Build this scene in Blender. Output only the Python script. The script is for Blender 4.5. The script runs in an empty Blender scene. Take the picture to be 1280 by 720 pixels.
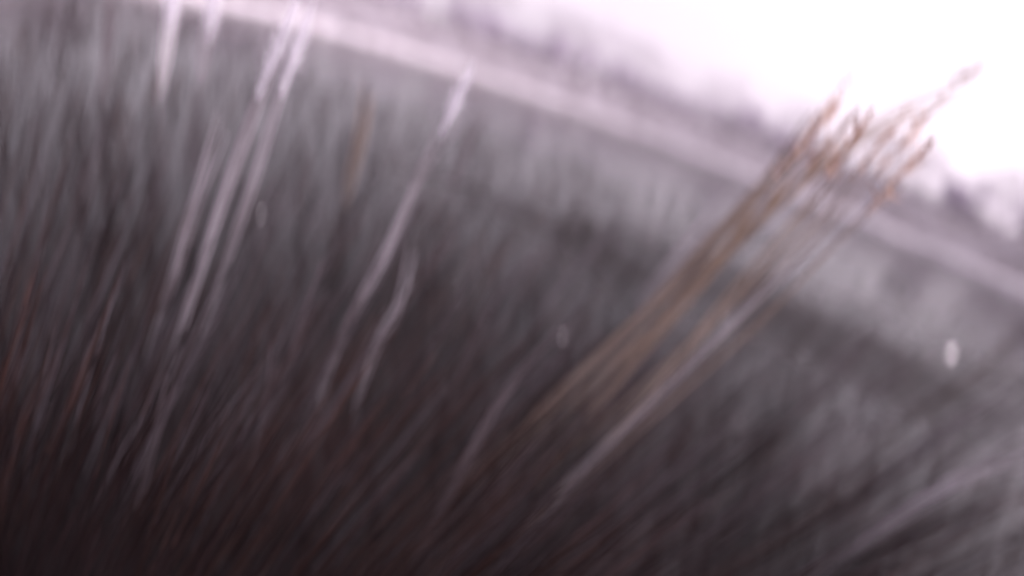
import bpy, bmesh, math, random
from mathutils import Vector, Matrix, noise

random.seed(7)
C = bpy.context.scene.collection
SC = bpy.context.scene

# ------------------------------------------------------------------ camera
PITCH, ROLL, CAM_H, FPX = math.radians(22), math.radians(20), 1.0, 700.0
FWD = Vector((0, math.cos(PITCH), -math.sin(PITCH)))
U0 = Vector((0, math.sin(PITCH), math.cos(PITCH)))
R0 = Vector((1, 0, 0))
RT = R0 * math.cos(ROLL) + U0 * math.sin(ROLL)
UP = -R0 * math.sin(ROLL) + U0 * math.cos(ROLL)
EYE = Vector((0, 0, CAM_H))
cd = bpy.data.cameras.new('camera')
cam = bpy.data.objects.new('camera', cd)
C.objects.link(cam)
m = Matrix((RT, UP, -FWD)).transposed().to_4x4()
m.translation = EYE
cam.matrix_world = m
cd.sensor_width = 36
cd.lens = FPX / 1280 * 36
cd.clip_start = 0.02
cd.clip_end = 2000
cd.dof.use_dof = True                      # the whole photograph is out of focus
cd.dof.focus_distance = 0.5
cd.dof.aperture_fstop = 0.7
cd.dof.aperture_ratio = 2.0                # oval pupil: blur runs longer up and down than across
SC.camera = cam

# ------------------------------------------------------------------ sky and sun
SUN_EL, SUN_AZ = math.radians(24), math.radians(104)     # azimuth measured from +Y towards +X
w = bpy.data.worlds.new("World")
SC.world = w
w.use_nodes = True
nt = w.node_tree
bg = nt.nodes['Background']
sky = nt.nodes.new('ShaderNodeTexSky')
sky.sky_type = 'NISHITA'
sky.sun_disc = False
sky.sun_elevation = SUN_EL
sky.sun_rotation = SUN_AZ
sky.dust_density = 6
sky.air_density = 1.0
hs = nt.nodes.new('ShaderNodeHueSaturation')            # thin overcast: nearly colourless
hs.inputs['Saturation'].default_value = 0.12
mx = nt.nodes.new('ShaderNodeMix')
mx.data_type = 'RGBA'
mx.blend_type = 'MULTIPLY'
mx.inputs['Factor'].default_value = 1
nt.links.new(sky.outputs[0], hs.inputs['Color'])
nt.links.new(hs.outputs[0], mx.inputs[6])
mx.inputs[7].default_value = (1.0, 0.90, 1.01, 1)
nt.links.new(mx.outputs[2], bg.inputs['Color'])
bg.inputs['Strength'].default_value = 0.12

sl = bpy.data.lights.new('sun', 'SUN')
sl.energy = 0.5
sl.angle = math.radians(25)
sl.color = (1.0, 0.95, 0.93)
so = bpy.data.objects.new('sun', sl)
C.objects.link(so)
sd = Vector((math.sin(SUN_AZ) * math.cos(SUN_EL), math.cos(SUN_AZ) * math.cos(SUN_EL), math.sin(SUN_EL)))
so.rotation_euler = sd.to_track_quat('Z', 'Y').to_euler()

SC.view_settings.view_transform = 'Standard'
SC.view_settings.look = 'None'
SC.view_settings.exposure = 1.78
SC.view_settings.gamma = 1
SC.cycles.volume_bounces = 2
SC.cycles.volume_step_rate = 4


# ------------------------------------------------------------------ helpers
def ray(px, py):
    return (FWD + RT * ((px - 640) / FPX) - UP * ((py - 360) / FPX))


def at(px, py, z=0.0):
    d = ray(px, py)
    return EYE + d * ((z - CAM_H) / d.z)


def at_y(px, py, y):
    d = ray(px, py)
    return EYE + d * (y / d.y)


def mat(name, build):
    mt = bpy.data.materials.new(name)
    mt.use_nodes = True
    n = mt.node_tree
    b = n.nodes['Principled BSDF']
    build(n, b)
    return mt


def noise_mix(n, b, cols, scale=5, rough=0.8, detail=5, bump=0.0, coord='Object', stretch=None, spec=0.3):
    tc = n.nodes.new('ShaderNodeTexCoord')
    src = tc.outputs[coord]
    if stretch:
        mp = n.nodes.new('ShaderNodeMapping')
        mp.inputs['Scale'].default_value = stretch
        n.links.new(src, mp.inputs[0])
        src = mp.outputs[0]
    t = n.nodes.new('ShaderNodeTexNoise')
    t.inputs['Scale'].default_value = scale
    t.inputs['Detail'].default_value = detail
    n.links.new(src, t.inputs['Vector'])
    r = n.nodes.new('ShaderNodeValToRGB')
    e = r.color_ramp.elements
    while len(e) < len(cols):
        e.new(0.5)
    for i, c in enumerate(cols):
        e[i].position = 0.3 + 0.4 * i / (len(cols) - 1)
        e[i].color = (*c, 1)
    n.links.new(t.outputs[0], r.inputs[0])
    n.links.new(r.outputs[0], b.inputs['Base Color'])
    b.inputs['Roughness'].default_value = rough
    b.inputs['Specular IOR Level'].default_value = spec
    if bump:
        bp = n.nodes.new('ShaderNodeBump')
        bp.inputs['Strength'].default_value = bump
        n.links.new(t.outputs[0], bp.inputs['Height'])
        n.links.new(bp.outputs[0], b.inputs['Normal'])


def leafmat(name, cols, scale=4, spec=0.08):
    def f(n, b):
        noise_mix(n, b, cols, scale, 0.85, spec=spec)
    return mat(name, f)


M_PALE = leafmat('pale_reed', [(.42, .38, .40), (.60, .56, .60)], 6)
M_GREY = leafmat('grey_reed', [(.18, .155, .17), (.31, .28, .31)], 6)
M_DIM = leafmat('dark_grey_reed', [(.06, .045, .05), (.11, .09, .10)], 6)  # darker grey than grey_reed, mostly for low and faint reeds
M_DIM2 = leafmat('dull_grey_reed', [(.06, .048, .056), (.12, .10, .115)], 6)
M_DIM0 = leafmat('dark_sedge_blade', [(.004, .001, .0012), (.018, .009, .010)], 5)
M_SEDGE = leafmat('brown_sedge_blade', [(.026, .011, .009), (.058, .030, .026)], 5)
M_BROWN = leafmat('brown_reed', [(.12, .085, .07), (.23, .175, .15)], 6)
M_TAN = leafmat('tan_reed', [(.20, .13, .08), (.30, .20, .14)], 6)
M_PLUME = leafmat('plume', [(.62, .58, .64), (.78, .74, .80)], 20)
M_PLUMEB = leafmat('brown_plume', [(.46, .30, .24), (.62, .46, .40)], 20)
M_SHRUB = leafmat('shrub_leaf', [(.32, .27, .34), (.44, .38, .46)], 3)  # leaf colour lifted to pale lilac in place of haze and sky glare
M_TREE = leafmat('tree_leaf', [(.10, .08, .10), (.17, .14, .17)], 1)
M_BARK = leafmat('bark', [(.08, .06, .055), (.15, .12, .11)], 8)
M_GRASS = leafmat('bank_grass', [(.17, .14, .16), (.28, .245, .275)], 2)
M_WHITE = leafmat('white_petal', [(.84, .78, .80), (.90, .86, .87)], 9)
M_CLAY = mat('pale_clay', lambda n, b: noise_mix(n, b, [(.34, .30, .32), (.52, .48, .51)], 3, 0.9, 6, 0.4))
M_SOIL = mat('bank_soil', lambda n, b: noise_mix(n, b, [(.15, .125, .14), (.23, .20, .22), (.31, .28, .31)], 1.3, 0.9, 8, 0.6))


def water(n, b):
    tc = n.nodes.new('ShaderNodeTexCoord')
    # muddy body colour, slightly blotchy
    t = n.nodes.new('ShaderNodeTexNoise')
    t.inputs['Scale'].default_value = 2.5
    t.inputs['Detail'].default_value = 9
    n.links.new(tc.outputs['Object'], t.inputs['Vector'])
    r = n.nodes.new('ShaderNodeValToRGB')
    e = r.color_ramp.elements
    e[0].position, e[0].color = 0.35, (.0022, .0002, .0003, 1)
    e[1].position, e[1].color = 0.7, (.010, .003, .0035, 1)
    n.links.new(t.outputs[0], r.inputs[0])
    n.links.new(r.outputs[0], b.inputs['Base Color'])
    b.inputs['IOR'].default_value = 1.33
    b.inputs['Specular IOR Level'].default_value = 0.5
    # wind patches: rougher water in some places
    p = n.nodes.new('ShaderNodeTexNoise')
    p.inputs['Scale'].default_value = 1.1
    p.inputs['Detail'].default_value = 4
    n.links.new(tc.outputs['Object'], p.inputs['Vector'])
    mr = n.nodes.new('ShaderNodeMapRange')
    mr.inputs['From Min'].default_value = 0.35
    mr.inputs['From Max'].default_value = 0.65
    mr.inputs['To Min'].default_value = 0.07
    mr.inputs['To Max'].default_value = 0.22
    n.links.new(p.outputs[0], mr.inputs[0])
    # one band of wind-ruffled water a few metres out, parallel to the bank
    mp = n.nodes.new('ShaderNodeMapping')
    mp.inputs['Location'].default_value = (-2.1, -3.75, 0)
    mp.inputs['Rotation'].default_value = (0, 0, 0)
    n.links.new(tc.outputs['Object'], mp.inputs[0])
    sc = n.nodes.new('ShaderNodeVectorMath')
    sc.operation = 'MULTIPLY'
    sc.inputs[1].default_value = (.42, 1.15, 1)
    n.links.new(mp.outputs[0], sc.inputs[0])
    ln = n.nodes.new('ShaderNodeVectorMath')
    ln.operation = 'LENGTH'
    n.links.new(sc.outputs[0], ln.inputs[0])
    ad = n.nodes.new('ShaderNodeMath')
    ad.operation = 'MULTIPLY_ADD'
    n.links.new(p.outputs[0], ad.inputs[0])
    ad.inputs[1].default_value = 4.5
    n.links.new(ln.outputs['Value'], ad.inputs[2])
    m2 = n.nodes.new('ShaderNodeMapRange')
    m2.interpolation_type = 'SMOOTHSTEP'
    m2.inputs['From Min'].default_value = 2.2
    m2.inputs['From Max'].default_value = 3.9
    m2.inputs['To Min'].default_value = 0.45
    m2.inputs['To Max'].default_value = 0.0
    n.links.new(ad.outputs[0], m2.inputs[0])
    a2 = n.nodes.new('ShaderNodeMath')
    a2.operation = 'ADD'
    n.links.new(m2.outputs[0], a2.inputs[0])
    n.links.new(mr.outputs[0], a2.inputs[1])
    n.links.new(a2.outputs[0], b.inputs['Roughness'])
    q = n.nodes.new('ShaderNodeTexNoise')
    q.inputs['Scale'].default_value = 9
    q.inputs['Detail'].default_value = 6
    n.links.new(tc.outputs['Object'], q.inputs['Vector'])
    bp = n.nodes.new('ShaderNodeBump')
    bp.inputs['Strength'].default_value = 0.08
    bp.inputs['Distance'].default_value = 0.05
    n.links.new(q.outputs[0], bp.inputs['Height'])
    n.links.new(bp.outputs[0], b.inputs['Normal'])


M_WATER = mat('dark_water', water)


def obj(name, verts, faces, material, parent=None, smooth=True, mesh=None):
    if mesh is None:
        mesh = bpy.data.meshes.new(name)
        mesh.from_pydata([tuple(v) for v in verts], [], faces)
        mesh.materials.append(material)
        if smooth:
            mesh.shade_smooth()
        mesh.update()
    o = bpy.data.objects.new(name, mesh)
    C.objects.link(o)
    if parent:
        o.parent = parent
    return o


def thing(name, label, cat, loc, group=None):
    o = bpy.data.objects.new(name, None)
    o.empty_display_size = 0.1
    C.objects.link(o)
    o.location = loc
    o['label'] = label
    o['category'] = cat
    if group:
        o['group'] = group
    return o


def kind(o, k, label=None):
    o['kind'] = k
    if label:
        o['label'] = label
    return o


def spline(pts, n):
    out = []
    P = [pts[0] * 2 - pts[1]] + list(pts) + [pts[-1] * 2 - pts[-2]]
    for i in range(1, len(P) - 2):
        for k in range(n):
            t = k / n
            a, b, c, d = P[i - 1], P[i], P[i + 1], P[i + 2]
            out.append(0.5 * ((2 * b) + (c - a) * t + (2 * a - 5 * b + 4 * c - d) * t * t + (3 * b - a - 3 * c + d) * t ** 3))
    out.append(pts[-1])
    return out


def blade(pts, w0, wm, w1, flat=0.35, ns=6, seed=0):
    """closed, slightly flattened stalk through pts: half-width w0 at base, wm in the middle, w1 at the tip"""
    cs = spline(pts, 6)
    n = len(cs)
    V, F = [], []
    rnd = random.Random(seed)
    tw = rnd.uniform(-.6, .6)
    for i, p in enumerate(cs):
        t = i / (n - 1)
        r = (w0 * (1 - t) ** 2 + 2 * wm * t * (1 - t) * 1.5 + w1 * t * t) * (1 + .12 * math.sin(17 * t + seed))
        tg = (cs[min(i + 1, n - 1)] - cs[max(i - 1, 0)]).normalized()
        side = tg.cross(Vector((0, 1, 0))).normalized()
        nrm = tg.cross(side)
        a0 = tw * t
        s2 = side * math.cos(a0) + nrm * math.sin(a0)
        n2 = -side * math.sin(a0) + nrm * math.cos(a0)
        for k in range(ns):
            a = 2 * math.pi * k / ns
            V.append(p + s2 * (math.cos(a) * r) + n2 * (math.sin(a) * r * flat))
    for i in range(n - 1):
        for k in range(ns):
            a, b = i * ns + k, i * ns + (k + 1) % ns
            F.append((a, b, b + ns, a + ns))
    F.append(tuple(range(ns))[::-1])
    F.append(tuple(range((n - 1) * ns, n * ns)))
    return V, F


def plume_mesh(p, axis, length, rad, n, seed):
    """feathery seed head: many fine drooping awns round an axis"""
    rnd = random.Random(seed)
    V, F = [], []
    axis = axis.normalized()
    for i in range(n):
        t = rnd.random()
        c = p + axis * (length * t)
        R = rad * (math.sin(math.pi * min(1, .12 + .88 * t)) * .9 + .12)
        d = Vector((rnd.gauss(0, 1), rnd.gauss(0, 1), rnd.gauss(0, 1))).normalized()
        e = c + d * R * rnd.uniform(.2, 1.5) ** 1.3 + axis * R * .8
        s = Vector((rnd.gauss(0, 1), rnd.gauss(0, 1), rnd.gauss(0, 1))).normalized() * rad * .09
        k = len(V)
        V += [c - s, c + s, e]
        F.append((k, k + 1, k + 2))
    return V, F


# ------------------------------------------------------------------ setting
WATER = obj('pond_water', [(-60, -40, 0), (60, -40, 0), (60, 60, 0), (-60, 60, 0)], [(0, 1, 2, 3)], M_WATER, smooth=False)
kind(WATER, 'structure', 'dark murky water of the pond fading pale towards the far bank')

shore_px = [(-160, -70), (60, -38), (250, -2), (400, 35), (560, 82), (760, 152), (960, 232), (1130, 302), (1280, 372), (1430, 452), (1600, 560)]
SH = [at(x, y) for x, y in shore_px]
SH = [SH[0] + Vector((-30, -14, 0)), SH[0] + Vector((-9, -3, 0))] + SH + [SH[-1] + Vector((6, -6, 0)), SH[-1] + Vector((14, -22, 0))]
SL = spline(SH, 14)
CEN = Vector((0, 3, 0))


def outward(i):
    a, b = SL[max(0, i - 4)], SL[min(len(SL) - 1, i + 4)]
    t = (b - a)
    nn = Vector((-t.y, t.x, 0)).normalized()
    if nn.dot(SL[i] - CEN) < 0:
        nn = -nn
    return nn


def bank_z(x, y, t):
    """height of the bank t metres behind the shore"""
    def s(a, b, v):
        v = max(0, min(1, (v - a) / (b - a)))
        return v * v * (3 - 2 * v)
    z = .10 + .80 * s(0.1, 3.4, t)
    z += (noise.noise(Vector((x * .5, y * .5, 0))) * .10 + noise.noise(Vector((x * 1.9, y * 1.9, 3))) * .04) * s(.1, 1.2, t)
    z += -.45 * s(6, 18, t)
    z += noise.noise(Vector((x * .03, y * .03, 9))) * 2.0 * s(30, 120, t)
    return z


TS = [0.05, .25, .5, .8, 1.1, 1.5, 1.9, 2.4, 2.9, 3.4, 4, 5, 6, 8, 11, 15, 20, 30, 50, 90, 150, 240]
V, F = [], []
for i, p in enumerate(SL):
    o = outward(i)
    far = (p - CEN).normalized()
    for t in TS:
        d = o.lerp(far, min(1, t / 20)).normalized()
        q = p + d * t
        V.append(Vector((q.x, q.y, bank_z(q.x, q.y, t))))
nT = len(TS)
for i in range(len(SL) - 1):
    for k in range(nT - 1):
        F.append((i * nT + k, i * nT + k + 1, (i + 1) * nT + k + 1, (i + 1) * nT + k))
BANK = obj('bank_ground', V, F, M_SOIL)
kind(BANK, 'structure', 'grey brown sloping ground of the far bank')

# pale clay lip where the water meets the bank
V, F = [], []
for i, p in enumerate(SL):
    o = outward(i)
    h = .13 + .05 * noise.noise(p * .9)
    wob = .12 * noise.noise(p * 1.3 + Vector((5, 0, 0)))
    for dt, z in ((-.12 + wob, -.05), (-.06 + wob, h * .7), (.05 + wob, h), (.32 + wob, h + .03), (.42 + wob, -.05)):
        q = p + o * dt
        V.append(Vector((q.x, q.y, z)))
for i in range(len(SL) - 1):
    for k in range(4):
        F.append((i * 5 + k, (i + 1) * 5 + k, (i + 1) * 5 + k + 1, i * 5 + k + 1))
kind(obj('shoreline', V, F, M_CLAY), 'structure', 'thin pale line of clay along the edge of the water')

# pale path along the top of the bank
V, F = [], []
for i, p in enumerate(SL):
    o = outward(i)
    for t, e in ((3.35, -.1), (3.42, .05), (4.1, .06), (4.2, -.1)):
        t2 = t + .12 * noise.noise(p * .7)
        q = p + o * t2
        V.append(Vector((q.x, q.y, bank_z(q.x, q.y, t2) + e)))
for i in range(len(SL) - 1):
    for k in range(3):
        F.append((i * 4 + k, (i + 1) * 4 + k, (i + 1) * 4 + k + 1, i * 4 + k + 1))
kind(obj('path', V, F, M_CLAY), 'structure', 'pale worn path along the top of the far bank')

# bed of the pond reaching past the water, ground beyond it on the near side
kind(obj('ground', [(-400, -400, -.6), (400, -400, -.6), (400, 400, -.6), (-400, 400, -.6)], [(0, 1, 2, 3)], M_SOIL, smooth=False),
     'structure', 'dark ground under and around the pond')


# rough grass on the bank: nobody could count it
def grass(name, label, n, t0, t1, hmin, hmax, material, seed, wid=.012):
    rnd = random.Random(seed)
    V, F = [], []
    for _ in range(n):
        i = rnd.randrange(14, len(SL) - 15)
        t = rnd.uniform(t0, t1)
        q = SL[i].lerp(SL[i + 1], rnd.random()) + outward(i) * t
        cl = noise.noise(Vector((q.x * .8, q.y * .8, seed)))
        if cl < -.15:
            continue
        z = bank_z(q.x, q.y, t) - .02
        h = rnd.uniform(hmin, hmax) * (0.6 + 0.9 * max(0, cl + .2))
        a = rnd.uniform(0, 6.28)
        l = Vector((rnd.gauss(.12, .15), rnd.gauss(0, .15), 1)) * h
        s = Vector((math.cos(a), math.sin(a), 0)) * wid
        b = Vector((q.x, q.y, z))
        k = len(V)
        V += [b - s, b + s, b + l * .55 + s * .7, b + l * .55 - s * .7, b + l + Vector((rnd.gauss(0, .08) * h, 0, -.05 * h))]
        F += [(k, k + 1, k + 2, k + 3), (k + 3, k + 2, k + 4)]
    o = obj(name, V, F, material, smooth=False)
    kind(o, 'stuff', label)
    o['category'] = 'grass'


grass('crest_grass', 'rough dry grass along the top of the far bank', 14000, 2.6, 6, .25, .6, M_GRASS, 3, .014)
grass('slope_grass', 'short dull grass on the slope of the far bank', 9000, .5, 3, .06, .2, M_GRASS, 4, .012)


def foliage(center, rx, ry, rz, n, leaf, seed, lobes=7):
    rnd = random.Random(seed)
    V, F = [], []
    L = []
    for k in range(lobes):
        d = Vector((rnd.gauss(0, 1), rnd.gauss(0, 1), rnd.gauss(0, .8)))
        d = d.normalized() * rnd.uniform(.3, .75)
        L.append((Vector((d.x * rx, d.y * ry, d.z * rz)), rnd.uniform(.28, .55)))
    for _ in range(n):
        c, r = rnd.choice(L)
        d = Vector((rnd.gauss(0, 1), rnd.gauss(0, 1), rnd.gauss(0, 1))).normalized() * (rnd.random() ** .4) * r
        p = center + c + Vector((d.x * rx, d.y * ry, d.z * rz))
        a = Vector((rnd.gauss(0, 1), rnd.gauss(0, 1), rnd.gauss(0, 1))).normalized()
        b = a.cross(Vector((rnd.gauss(0, 1), rnd.gauss(0, 1), rnd.gauss(0, 1)))).normalized()
        s = leaf * rnd.uniform(.6, 1.4)
        k = len(V)
        V += [p - a * s, p + b * s * .5, p + a * s, p - b * s * .5]
        F.append((k, k + 1, k + 2, k + 3))
    return V, F, L


def woody(name, part, label, cat, loc, height, rx, trunk_r, n, leaf, seed, material, group, low=.35):
    t = thing(name, label, cat, loc, group)
    rnd = random.Random(seed)
    cz = height * (1 + low) / 2
    rz = height * (1 - low) / 2
    V, F, L = foliage(Vector((0, 0, cz)), rx, rx, rz * 1.25, n, leaf, seed)
    obj('crown', V, F, material, t, smooth=False)
    V, F = [], []

    def add(pts, a, b):
        v, f = blade(pts, a, (a + b) / 2, b, 1.0, 6, seed)
        k = len(V)
        V.extend(v)
        F.extend([tuple(x + k for x in g) for g in f])
    top = Vector((rnd.gauss(0, .03) * height, rnd.gauss(0, .03) * height, cz))
    add([Vector((0, 0, -.25)), top * .5 + Vector((.02 * height, 0, 0)), top], trunk_r, trunk_r * .5)
    for c, r in L:
        st = top * rnd.uniform(.3, .9)
        add([st, (st + top + c) / 2 + Vector((0, 0, .05 * height)), Vector((0, 0, cz)) + c], trunk_r * .45, trunk_r * .12)
    obj(part, V, F, M_BARK, t)
    return t


def bank_point(px, t):
    best = min(range(len(SL)), key=lambda i: abs(proj(SL[i])[0] - px))
    q = SL[best] + outward(best) * t
    return Vector((q.x, q.y, bank_z(q.x, q.y, t)))


def proj(p):
    d = p - EYE
    z = d.dot(FWD)
    if z < .01:
        return (9e9, 9e9)
    return (640 + FPX * d.dot(RT) / z, 360 - FPX * d.dot(UP) / z)


# shrubs on the far bank (px of the shore below, metres behind, height, radius, label)
shrubs = [
    (395, 4.6, 1.0, 1.3, 'low grey shrub at the top left end of the far bank'),
    (470, 4.2, 1.15, 1.8, 'wide lilac grey shrub on the bank left of the white plume'),
    (600, 4.4, .95, 1.4, 'small rounded shrub on the bank right of the white plume'),
    (668, 4.0, 1.1, 1.5, 'tallest dark shrub in the middle of the far bank'),
    (745, 4.4, .95, 1.2, 'low shrub right of the tallest dark shrub on the bank'),
    (840, 4.2, .85, 1.4, 'flat grey shrub on the bank left of the brown reeds'),
    (930, 4.0, .65, 1.1, 'thin low shrub on the bank just left of the brown reeds'),
    (1105, 3.6, .8, .9, 'grey shrub on the bank behind the brown reed tips'),
    (1190, 3.4, 1.15, .6, 'upright dark grey shrub right of the brown reed tips'),
    (1262, 3.6, 1.15, .8, 'brownish shrub on the bank at the right edge'),
    (1330, 3.4, 1.1, .7, 'bushy shrub on the bank partly cut off at the right edge'),
    (250, 4.6, .8, .9, 'shrub on the bank beyond the top left corner'),
    (435, 5.4, .9, 1.5, 'low pale shrub filling the gap at the left end of the bank'),
    (540, 5.2, 1.0, 1.6, 'broad pale shrub on the bank straight behind the white plume left of centre'),
    (635, 5.4, .95, 1.5, 'low hazy shrub just left of the tallest shrub'),
    (710, 5.2, .95, 1.5, 'low hazy shrub just right of the tallest shrub'),
    (790, 5.0, .75, 1.5, 'flat hazy shrub midway between the tallest shrub and the brown reeds'),
    (885, 5.0, .6, 1.4, 'flat hazy shrub half way down the bank left of the brown reeds'),
    (1150, 4.4, .9, 1.1, 'hazy shrub in the gap right of the brown reed tips'),
    (1225, 4.4, 1.05, 1.0, 'hazy shrub between the upright shrub and the brownish one'),
]
for k, (px, t, h, r, lab) in enumerate(shrubs):
    woody('bank_shrub', 'stem', lab, 'shrub', bank_point(px, t), h, r, .02, 1500, .05, 100 + k, M_SHRUB, 'shrubs along the far bank', -.1)

# trees fading into the mist
trees = [(-28, 62, 9, 4), (-14, 66, 7, 4.5), (-3, 70, 8, 5), (6, 74, 7.5, 5), (15, 72, 6.5, 4.5), (24, 66, 6, 4), (31, 60, 6.5, 4),
         (38, 52, 7.0, 4), (44, 46, 7, 4), (50, 38, 8, 4.5), (56, 30, 8, 4.5)]
tl = ['leftmost misty tree beyond the far bank', 'second misty tree from the left beyond the far bank',
      'pale misty tree beyond the middle shrubs', 'broad pale tree fading into the mist', 'lower misty tree left of the brown reed tips',
      'faint rounded tree behind the brown reed tips', 'faint tree just right of the brown reed tips',
      'misty tree above the upright dark shrub', 'misty tree above the brownish shrub', 'misty tree at the right edge behind the bank',
      'misty tree just beyond the right edge']
for k, (x, y, h, r) in enumerate(trees):
    woody('misty_tree', 'trunk', tl[k], 'tree', (x * 4.4, y * 4.4, .1), h * 3.6, r * 4.6, .35, 1600, 1.3, 200 + k, M_TREE, 'trees fading into the mist', .2)


# ------------------------------------------------------------------ reeds
def stalk_pts(px, lean=1.0):
    """px from the base on the water up to the tip, depth grows gently along the stalk"""
    b = at(*px[0])
    out = [b + Vector((0, 0, -.05))]
    n = len(px)
    for i in range(1, n):
        out.append(at_y(px[i][0], px[i][1], b.y * (1 + (lean - 1) * i / (n - 1))))
    return out


def reed(label, stalks, material, group='reeds standing in the dark water', name='reed', plume=None, lean=1.0, cat='reed', strands=3):
    base = at(*stalks[0][0][0])
    t = thing(name, label, cat, base, group)
    rs = random.Random(int(stalks[0][0][0][0]) * 7 + len(stalks))
    many = strands
    for j, (px, wpx) in enumerate(stalks):
        for q in range(many):
            off = (q - (many - 1) / 2) * wpx * .75 + rs.uniform(-2, 2)
            sh = rs.uniform(-18, 18) if q else 0
            pq = [(x + off * (.35 + .65 * i / (len(px) - 1)) + rs.uniform(-1, 1), y + off * .4 + (sh if i == 0 else 0) + (rs.uniform(0, 45) if q and i == len(px) - 1 else 0))
                  for i, (x, y) in enumerate(px)]
            P = stalk_pts(pq, lean)
            u = (P[0] - EYE).length / FPX
            loc = [p - base for p in P]
            Vv, Ff = blade(loc, wpx * u * .03, wpx * u * (.27 if many == 1 else .2), wpx * u * .08, .6, 6, j + q * 3 + int(px[0][0]))
            obj('stalk', Vv, Ff, material, t)
        P = stalk_pts(px, lean)
        loc = [p - base for p in P]
        if plume and j in plume:
            ln, rad, mm, num = plume[j]
            dd = (P[-1] - EYE).length / FPX
            ax = (P[-1] - P[-2]).normalized()
            Vv, Ff = plume_mesh(loc[-1] - ax * ln * dd * .6, ax, ln * dd, rad * dd, num, j)
            obj('plume', Vv, Ff, mm, t, smooth=False)
    return t


reed('tall pale reed clump with a white plume, three stalks, left of the picture',
     [([(205, 470), (235, 380), (285, 225), (330, 100), (352, 45)], 9),
      ([(180, 450), (215, 350), (245, 250), (277, 145)], 7),
      ([(250, 420), (290, 310), (326, 200), (362, 85), (375, 50)], 7)], M_GREY,
     plume={0: (120, 10, M_PLUME, 700), 2: (110, 10, M_PLUME, 600)}, name='reed_clump')
reed('pale curved reed with a broad white plume at the bank, left of centre',
     [([(395, 500), (430, 415), (480, 320), (530, 210), (575, 115)], 7)], M_GREY,
     plume={0: (95, 11, M_PLUME, 600)})
reed('thin pale reed with its tip below centre, right of the curved reed',
     [([(440, 530), (470, 435), (497, 385), (516, 310)], 6)], M_GREY)
reed('short thin grey reed between the plumed clump and the curved reed',
     [([(330, 540), (360, 460), (385, 395), (410, 330)], 7)], M_DIM)
reed('long straight pale reed crossing below the brown reeds, right of centre',
     [([(630, 680), (740, 575), (850, 470), (955, 365), (1060, 250)], 5)], M_GREY)
reed('broad soft grey reed reaching in from the lower right edge',
     [([(985, 735), (1090, 668), (1195, 603), (1300, 540)], 6)], M_GREY, strands=6)
reed('short thick pale reed just left of the brown reeds',
     [([(790, 395), (835, 335), (880, 285), (935, 225)], 9)], M_GREY)
reed('long thin dark grey reed in the lower middle',
     [([(500, 730), (550, 640), (590, 560), (640, 480), (700, 415)], 6)], M_DIM)
rb = random.Random(31)
bunch = []
for k in range(13):
    o = rb.uniform(-1, 1)                 # across the bunch
    q = rb.uniform(0, 1)
    base = (640 + 48 * o + 90 * (q - .5), 600 + 22 * o - 90 * (q - .5))
    tip = (1065 + 42 * o + rb.uniform(-40, 50), 160 + 18 * o + rb.uniform(-35, 45))
    mid = [(base[0] + (tip[0] - base[0]) * f + rb.uniform(-5, 5) + (14 - 10 * f), base[1] + (tip[1] - base[1]) * f + rb.uniform(-5, 5) + 9) for f in (.3, .6, .82)]
    bunch.append(([base] + mid + [tip], rb.uniform(4, 8)))
reed('tall bunch of brown reeds with feathery orange tips, right of centre', bunch, M_BROWN, strands=2,
     plume={k: (rb.uniform(60, 110), rb.uniform(12, 20), M_PLUMEB, 110) for k in (0, 2, 3, 5, 6, 9, 11)}, name='reed_clump')
reed('tan reed leaning in front of the brown bunch with a high thin tip',
     [([(730, 520), (850, 380), (945, 275), (1080, 170), (1215, 90)], 8)], M_TAN,
     plume={0: (30, 7, M_PLUMEB, 200)})

faint = [
    ([(560, 500), (590, 430), (625, 350)], 6, 'faint short reed in the centre, left of the white fleck'),
    ([(310, 600), (335, 500), (345, 430)], 6, 'faint reed low on the left below the short grey reed'),
    ([(170, 640), (190, 560), (215, 470)], 7, 'faint reed in the lower left under the plumed clump'),
    ([(370, 560), (410, 460), (450, 370), (480, 300)], 5, 'faint reed leaning beside the curved reed'),
    ([(500, 500), (560, 400), (600, 320)], 5, 'faint reed between the centre and the thin pale reed'),
    ([(880, 690), (960, 620), (1040, 560)], 7, 'faint reed low down between the brown reeds and the broad grey one'),
    ([(760, 660), (850, 590), (930, 520)], 6, 'faint reed in the lower middle right of the long pale reed'),
    ([(1010, 560), (1070, 500), (1140, 440)], 7, 'faint reed under the white fleck on the right'),
    ([(200, 120), (208, 60), (216, -10)], 10, 'pale reed cut off by the top edge at the left'),
    ([(250, 110), (258, 50), (266, 5)], 8, 'pale reed beside the one cut off by the top edge'),
    ([(125, 130), (135, 50), (142, -20)], 8, 'dim reed in the top left corner'),
    ([(430, 250), (448, 180), (460, 110)], 9, 'reddish brown reed between the white plumes'),
    ([(560, 250), (585, 180), (612, 120)], 8, 'dark reed close to the right of the broad white plume'),
]
for k, (px, wd, lab) in enumerate(faint):
    mm = {8: M_PALE, 9: M_GREY, 11: M_BROWN, 12: M_DIM}.get(k, M_DIM)
    reed(lab, [(px, wd)], mm, plume={0: (60, 10, M_PLUME, 600)} if k in (8, 9) else None)

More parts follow.
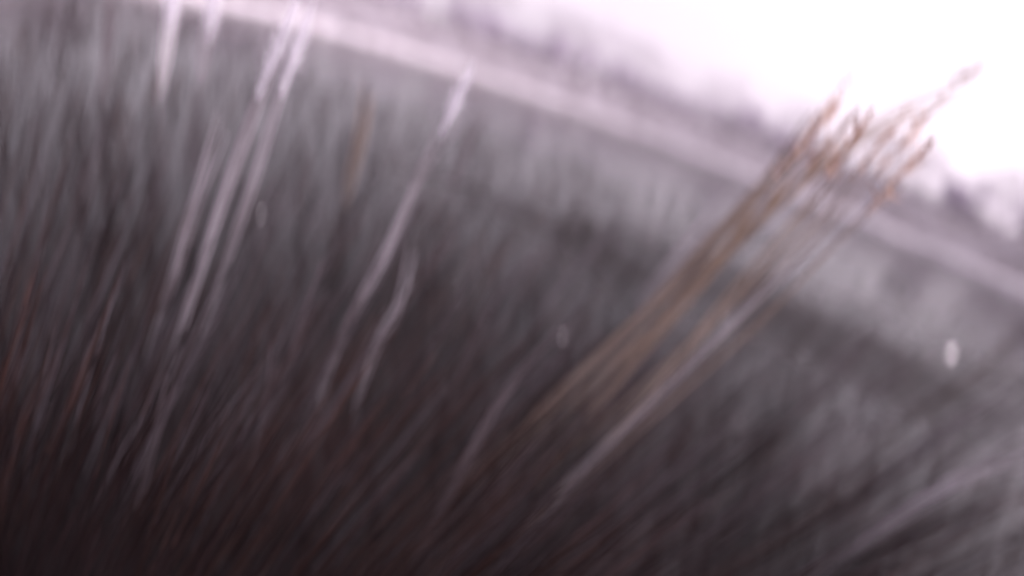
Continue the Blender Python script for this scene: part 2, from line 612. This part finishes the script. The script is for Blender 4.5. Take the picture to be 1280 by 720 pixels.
# fine faint reeds that fan up out of the water between the others
rf = random.Random(77)
AX, AY = -210, 1510
fine = []
while len(fine) < 60:
    x, y = rf.uniform(120, 1230), rf.uniform(380, 720)
    if .342 * (x - 775) + .94 * (y - 108) < 170:
        continue
    if x < 330 and y > 520:
        continue
    dx, dy = x - AX, y - AY
    L = math.hypot(dx, dy)
    ln = rf.uniform(110, 260)
    j = rf.uniform(-.05, .05)
    ux, uy = (dx - dy * j) / L, (dy + dx * j) / L
    tip = (x + ux * ln, y + uy * ln)
    if at(*tip).y > 7:
        continue
    mid = (x + ux * ln * .5 + rf.uniform(-2, 2), y + uy * ln * .5 + rf.uniform(-2, 2))
    fine.append((x, y, mid, tip, rf.uniform(3, 7), rf.choice(['dark', 'brown', 'grey'])))
fine.sort(key=lambda f: f[0])
count = {}
ORD = ['first', 'second', 'third', 'fourth', 'fifth', 'sixth', 'seventh', 'eighth', 'ninth', 'tenth', 'eleventh', 'twelfth', 'thirteenth', 'fourteenth', 'fifteenth', 'sixteenth', 'seventeenth', 'eighteenth', 'nineteenth', 'twentieth']
for x, y, mid, tip, wd, colr in fine:
    side = 'left' if x < 420 else 'middle' if x < 760 else 'right'
    key = (side, colr)
    count[key] = count.get(key, 0) + 1
    reed('%s fine %s reed from the left in the %s part of the water' % (ORD[count[key] - 1], colr, side),
         [([(x, y), mid, tip], wd)], {'dark': M_DIM, 'brown': M_SEDGE, 'grey': M_DIM2}[colr],
         group='fine faint reeds in the dark water', name='thin_reed', strands=2)


# fine sedge standing in the water, all leaning the same way in the wind: nobody could count it
WIND = Vector((.579, -.194, 2.19)).normalized()


def sedge(name, label, n, material, seed, ymin, ymax, hmin, hmax):
    rnd = random.Random(seed)
    V, F = [], []
    while n > 0:
        y = ymin + (ymax - ymin) * rnd.random() ** 2.6
        x = rnd.uniform(-1.0 - y * .75, .8 + y * 1.1)
        cl = noise.noise(Vector((x * 1.7, y * 1.7, seed)))
        if cl < rnd.uniform(-.5, .25):
            continue
        n -= 1
        b = Vector((x, y, -.03))
        h = rnd.uniform(hmin, hmax) * (.25 + .85 * min(1, 1.1 / y))
        d = (WIND + Vector((rnd.gauss(0, .035), rnd.gauss(0, .035), 0))).normalized()
        wd = rnd.uniform(.0008, .002) * (.6 + .4 * y)
        a = rnd.uniform(-.9, .9)
        s = Vector((math.cos(a), math.sin(a), 0)) * wd
        s2 = Vector((-math.sin(a), math.cos(a), 0)) * wd * .5
        k = len(V)
        sag = Vector((rnd.uniform(0, .06), 0, -.01)) * h
        for t, ww in ((0, .5), (.5, 1), (1, .2)):
            c = b + d * h * t + sag * t * t
            V += [c - s * ww, c + s * ww, c + s2 * ww]
        for q in (0, 3):
            for e in range(3):
                f = (e + 1) % 3
                F.append((k + q + e, k + q + f, k + q + 3 + f, k + q + 3 + e))
    o = obj(name, V, F, material, smooth=False)
    kind(o, 'stuff', label)


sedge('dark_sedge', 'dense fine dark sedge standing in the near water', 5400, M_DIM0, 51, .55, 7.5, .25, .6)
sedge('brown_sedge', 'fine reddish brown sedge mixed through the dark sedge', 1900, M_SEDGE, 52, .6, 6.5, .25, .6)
sedge('grey_sedge', 'scattered fine grey sedge standing in the water', 1300, M_DIM2, 53, .7, 7.5, .25, .6)  # grey is the blades' own colour


# small bright flecks floating on the water
def fleck(px, size, label, seed):
    rnd = random.Random(seed)
    c = at(*px)
    V = [Vector((0, 0, size * .5))]
    F = []
    n = 10
    for k in range(n):
        a = 2 * math.pi * k / n
        r = size * (1 + .25 * rnd.random()) * (1 if k % 2 else .8)
        V.append(Vector((math.cos(a) * r * 1.5, math.sin(a) * r * .8, .008 + size * .8 * (math.sin(a) + 1) + .01 * math.sin(a * 2))))
    for k in range(n):
        F.append((0, 1 + k, 1 + (k + 1) % n))
    o = obj('floating_petal', V, F, M_WHITE)
    md = o.modifiers.new('thickness', 'SOLIDIFY')
    md.thickness = .003
    o.location = c
    o['label'] = label
    o['category'] = 'petal'
    o['group'] = 'small bright flecks on the water'


fleck((1185, 446), .027, 'bright white fleck on the water at the right, below the bank', 1)
fleck((702, 423), .005, 'tiny pink white fleck on the water near the centre', 2)
fleck((325, 271), .005, 'tiny pale fleck on the water beside the plumed clump', 3)

# ------------------------------------------------------------------ haze
x0, x1, y0, y1, z0, z1 = -420, 420, -420, 420, -3.5, 40
HV = [(x, y, z) for x in (x0, x1) for y in (y0, y1) for z in (z0, z1)]
HF = [(0, 1, 3, 2), (4, 6, 7, 5), (0, 4, 5, 1), (2, 3, 7, 6), (0, 2, 6, 4), (1, 5, 7, 3)]
hm = bpy.data.materials.new('haze_air')
hm.use_nodes = True
hn = hm.node_tree
hn.nodes.clear()
ho = hn.nodes.new('ShaderNodeOutputMaterial')
pv = hn.nodes.new('ShaderNodeVolumePrincipled')
pv.inputs['Color'].default_value = (.96, .93, .96, 1)
pv.inputs['Density'].default_value = 0.0028
pv.inputs['Anisotropy'].default_value = 0.3
hn.links.new(pv.outputs[0], ho.inputs['Volume'])
kind(obj('haze', HV, HF, hm, smooth=False), 'stuff', 'pale mist lying over the pond and the far bank')
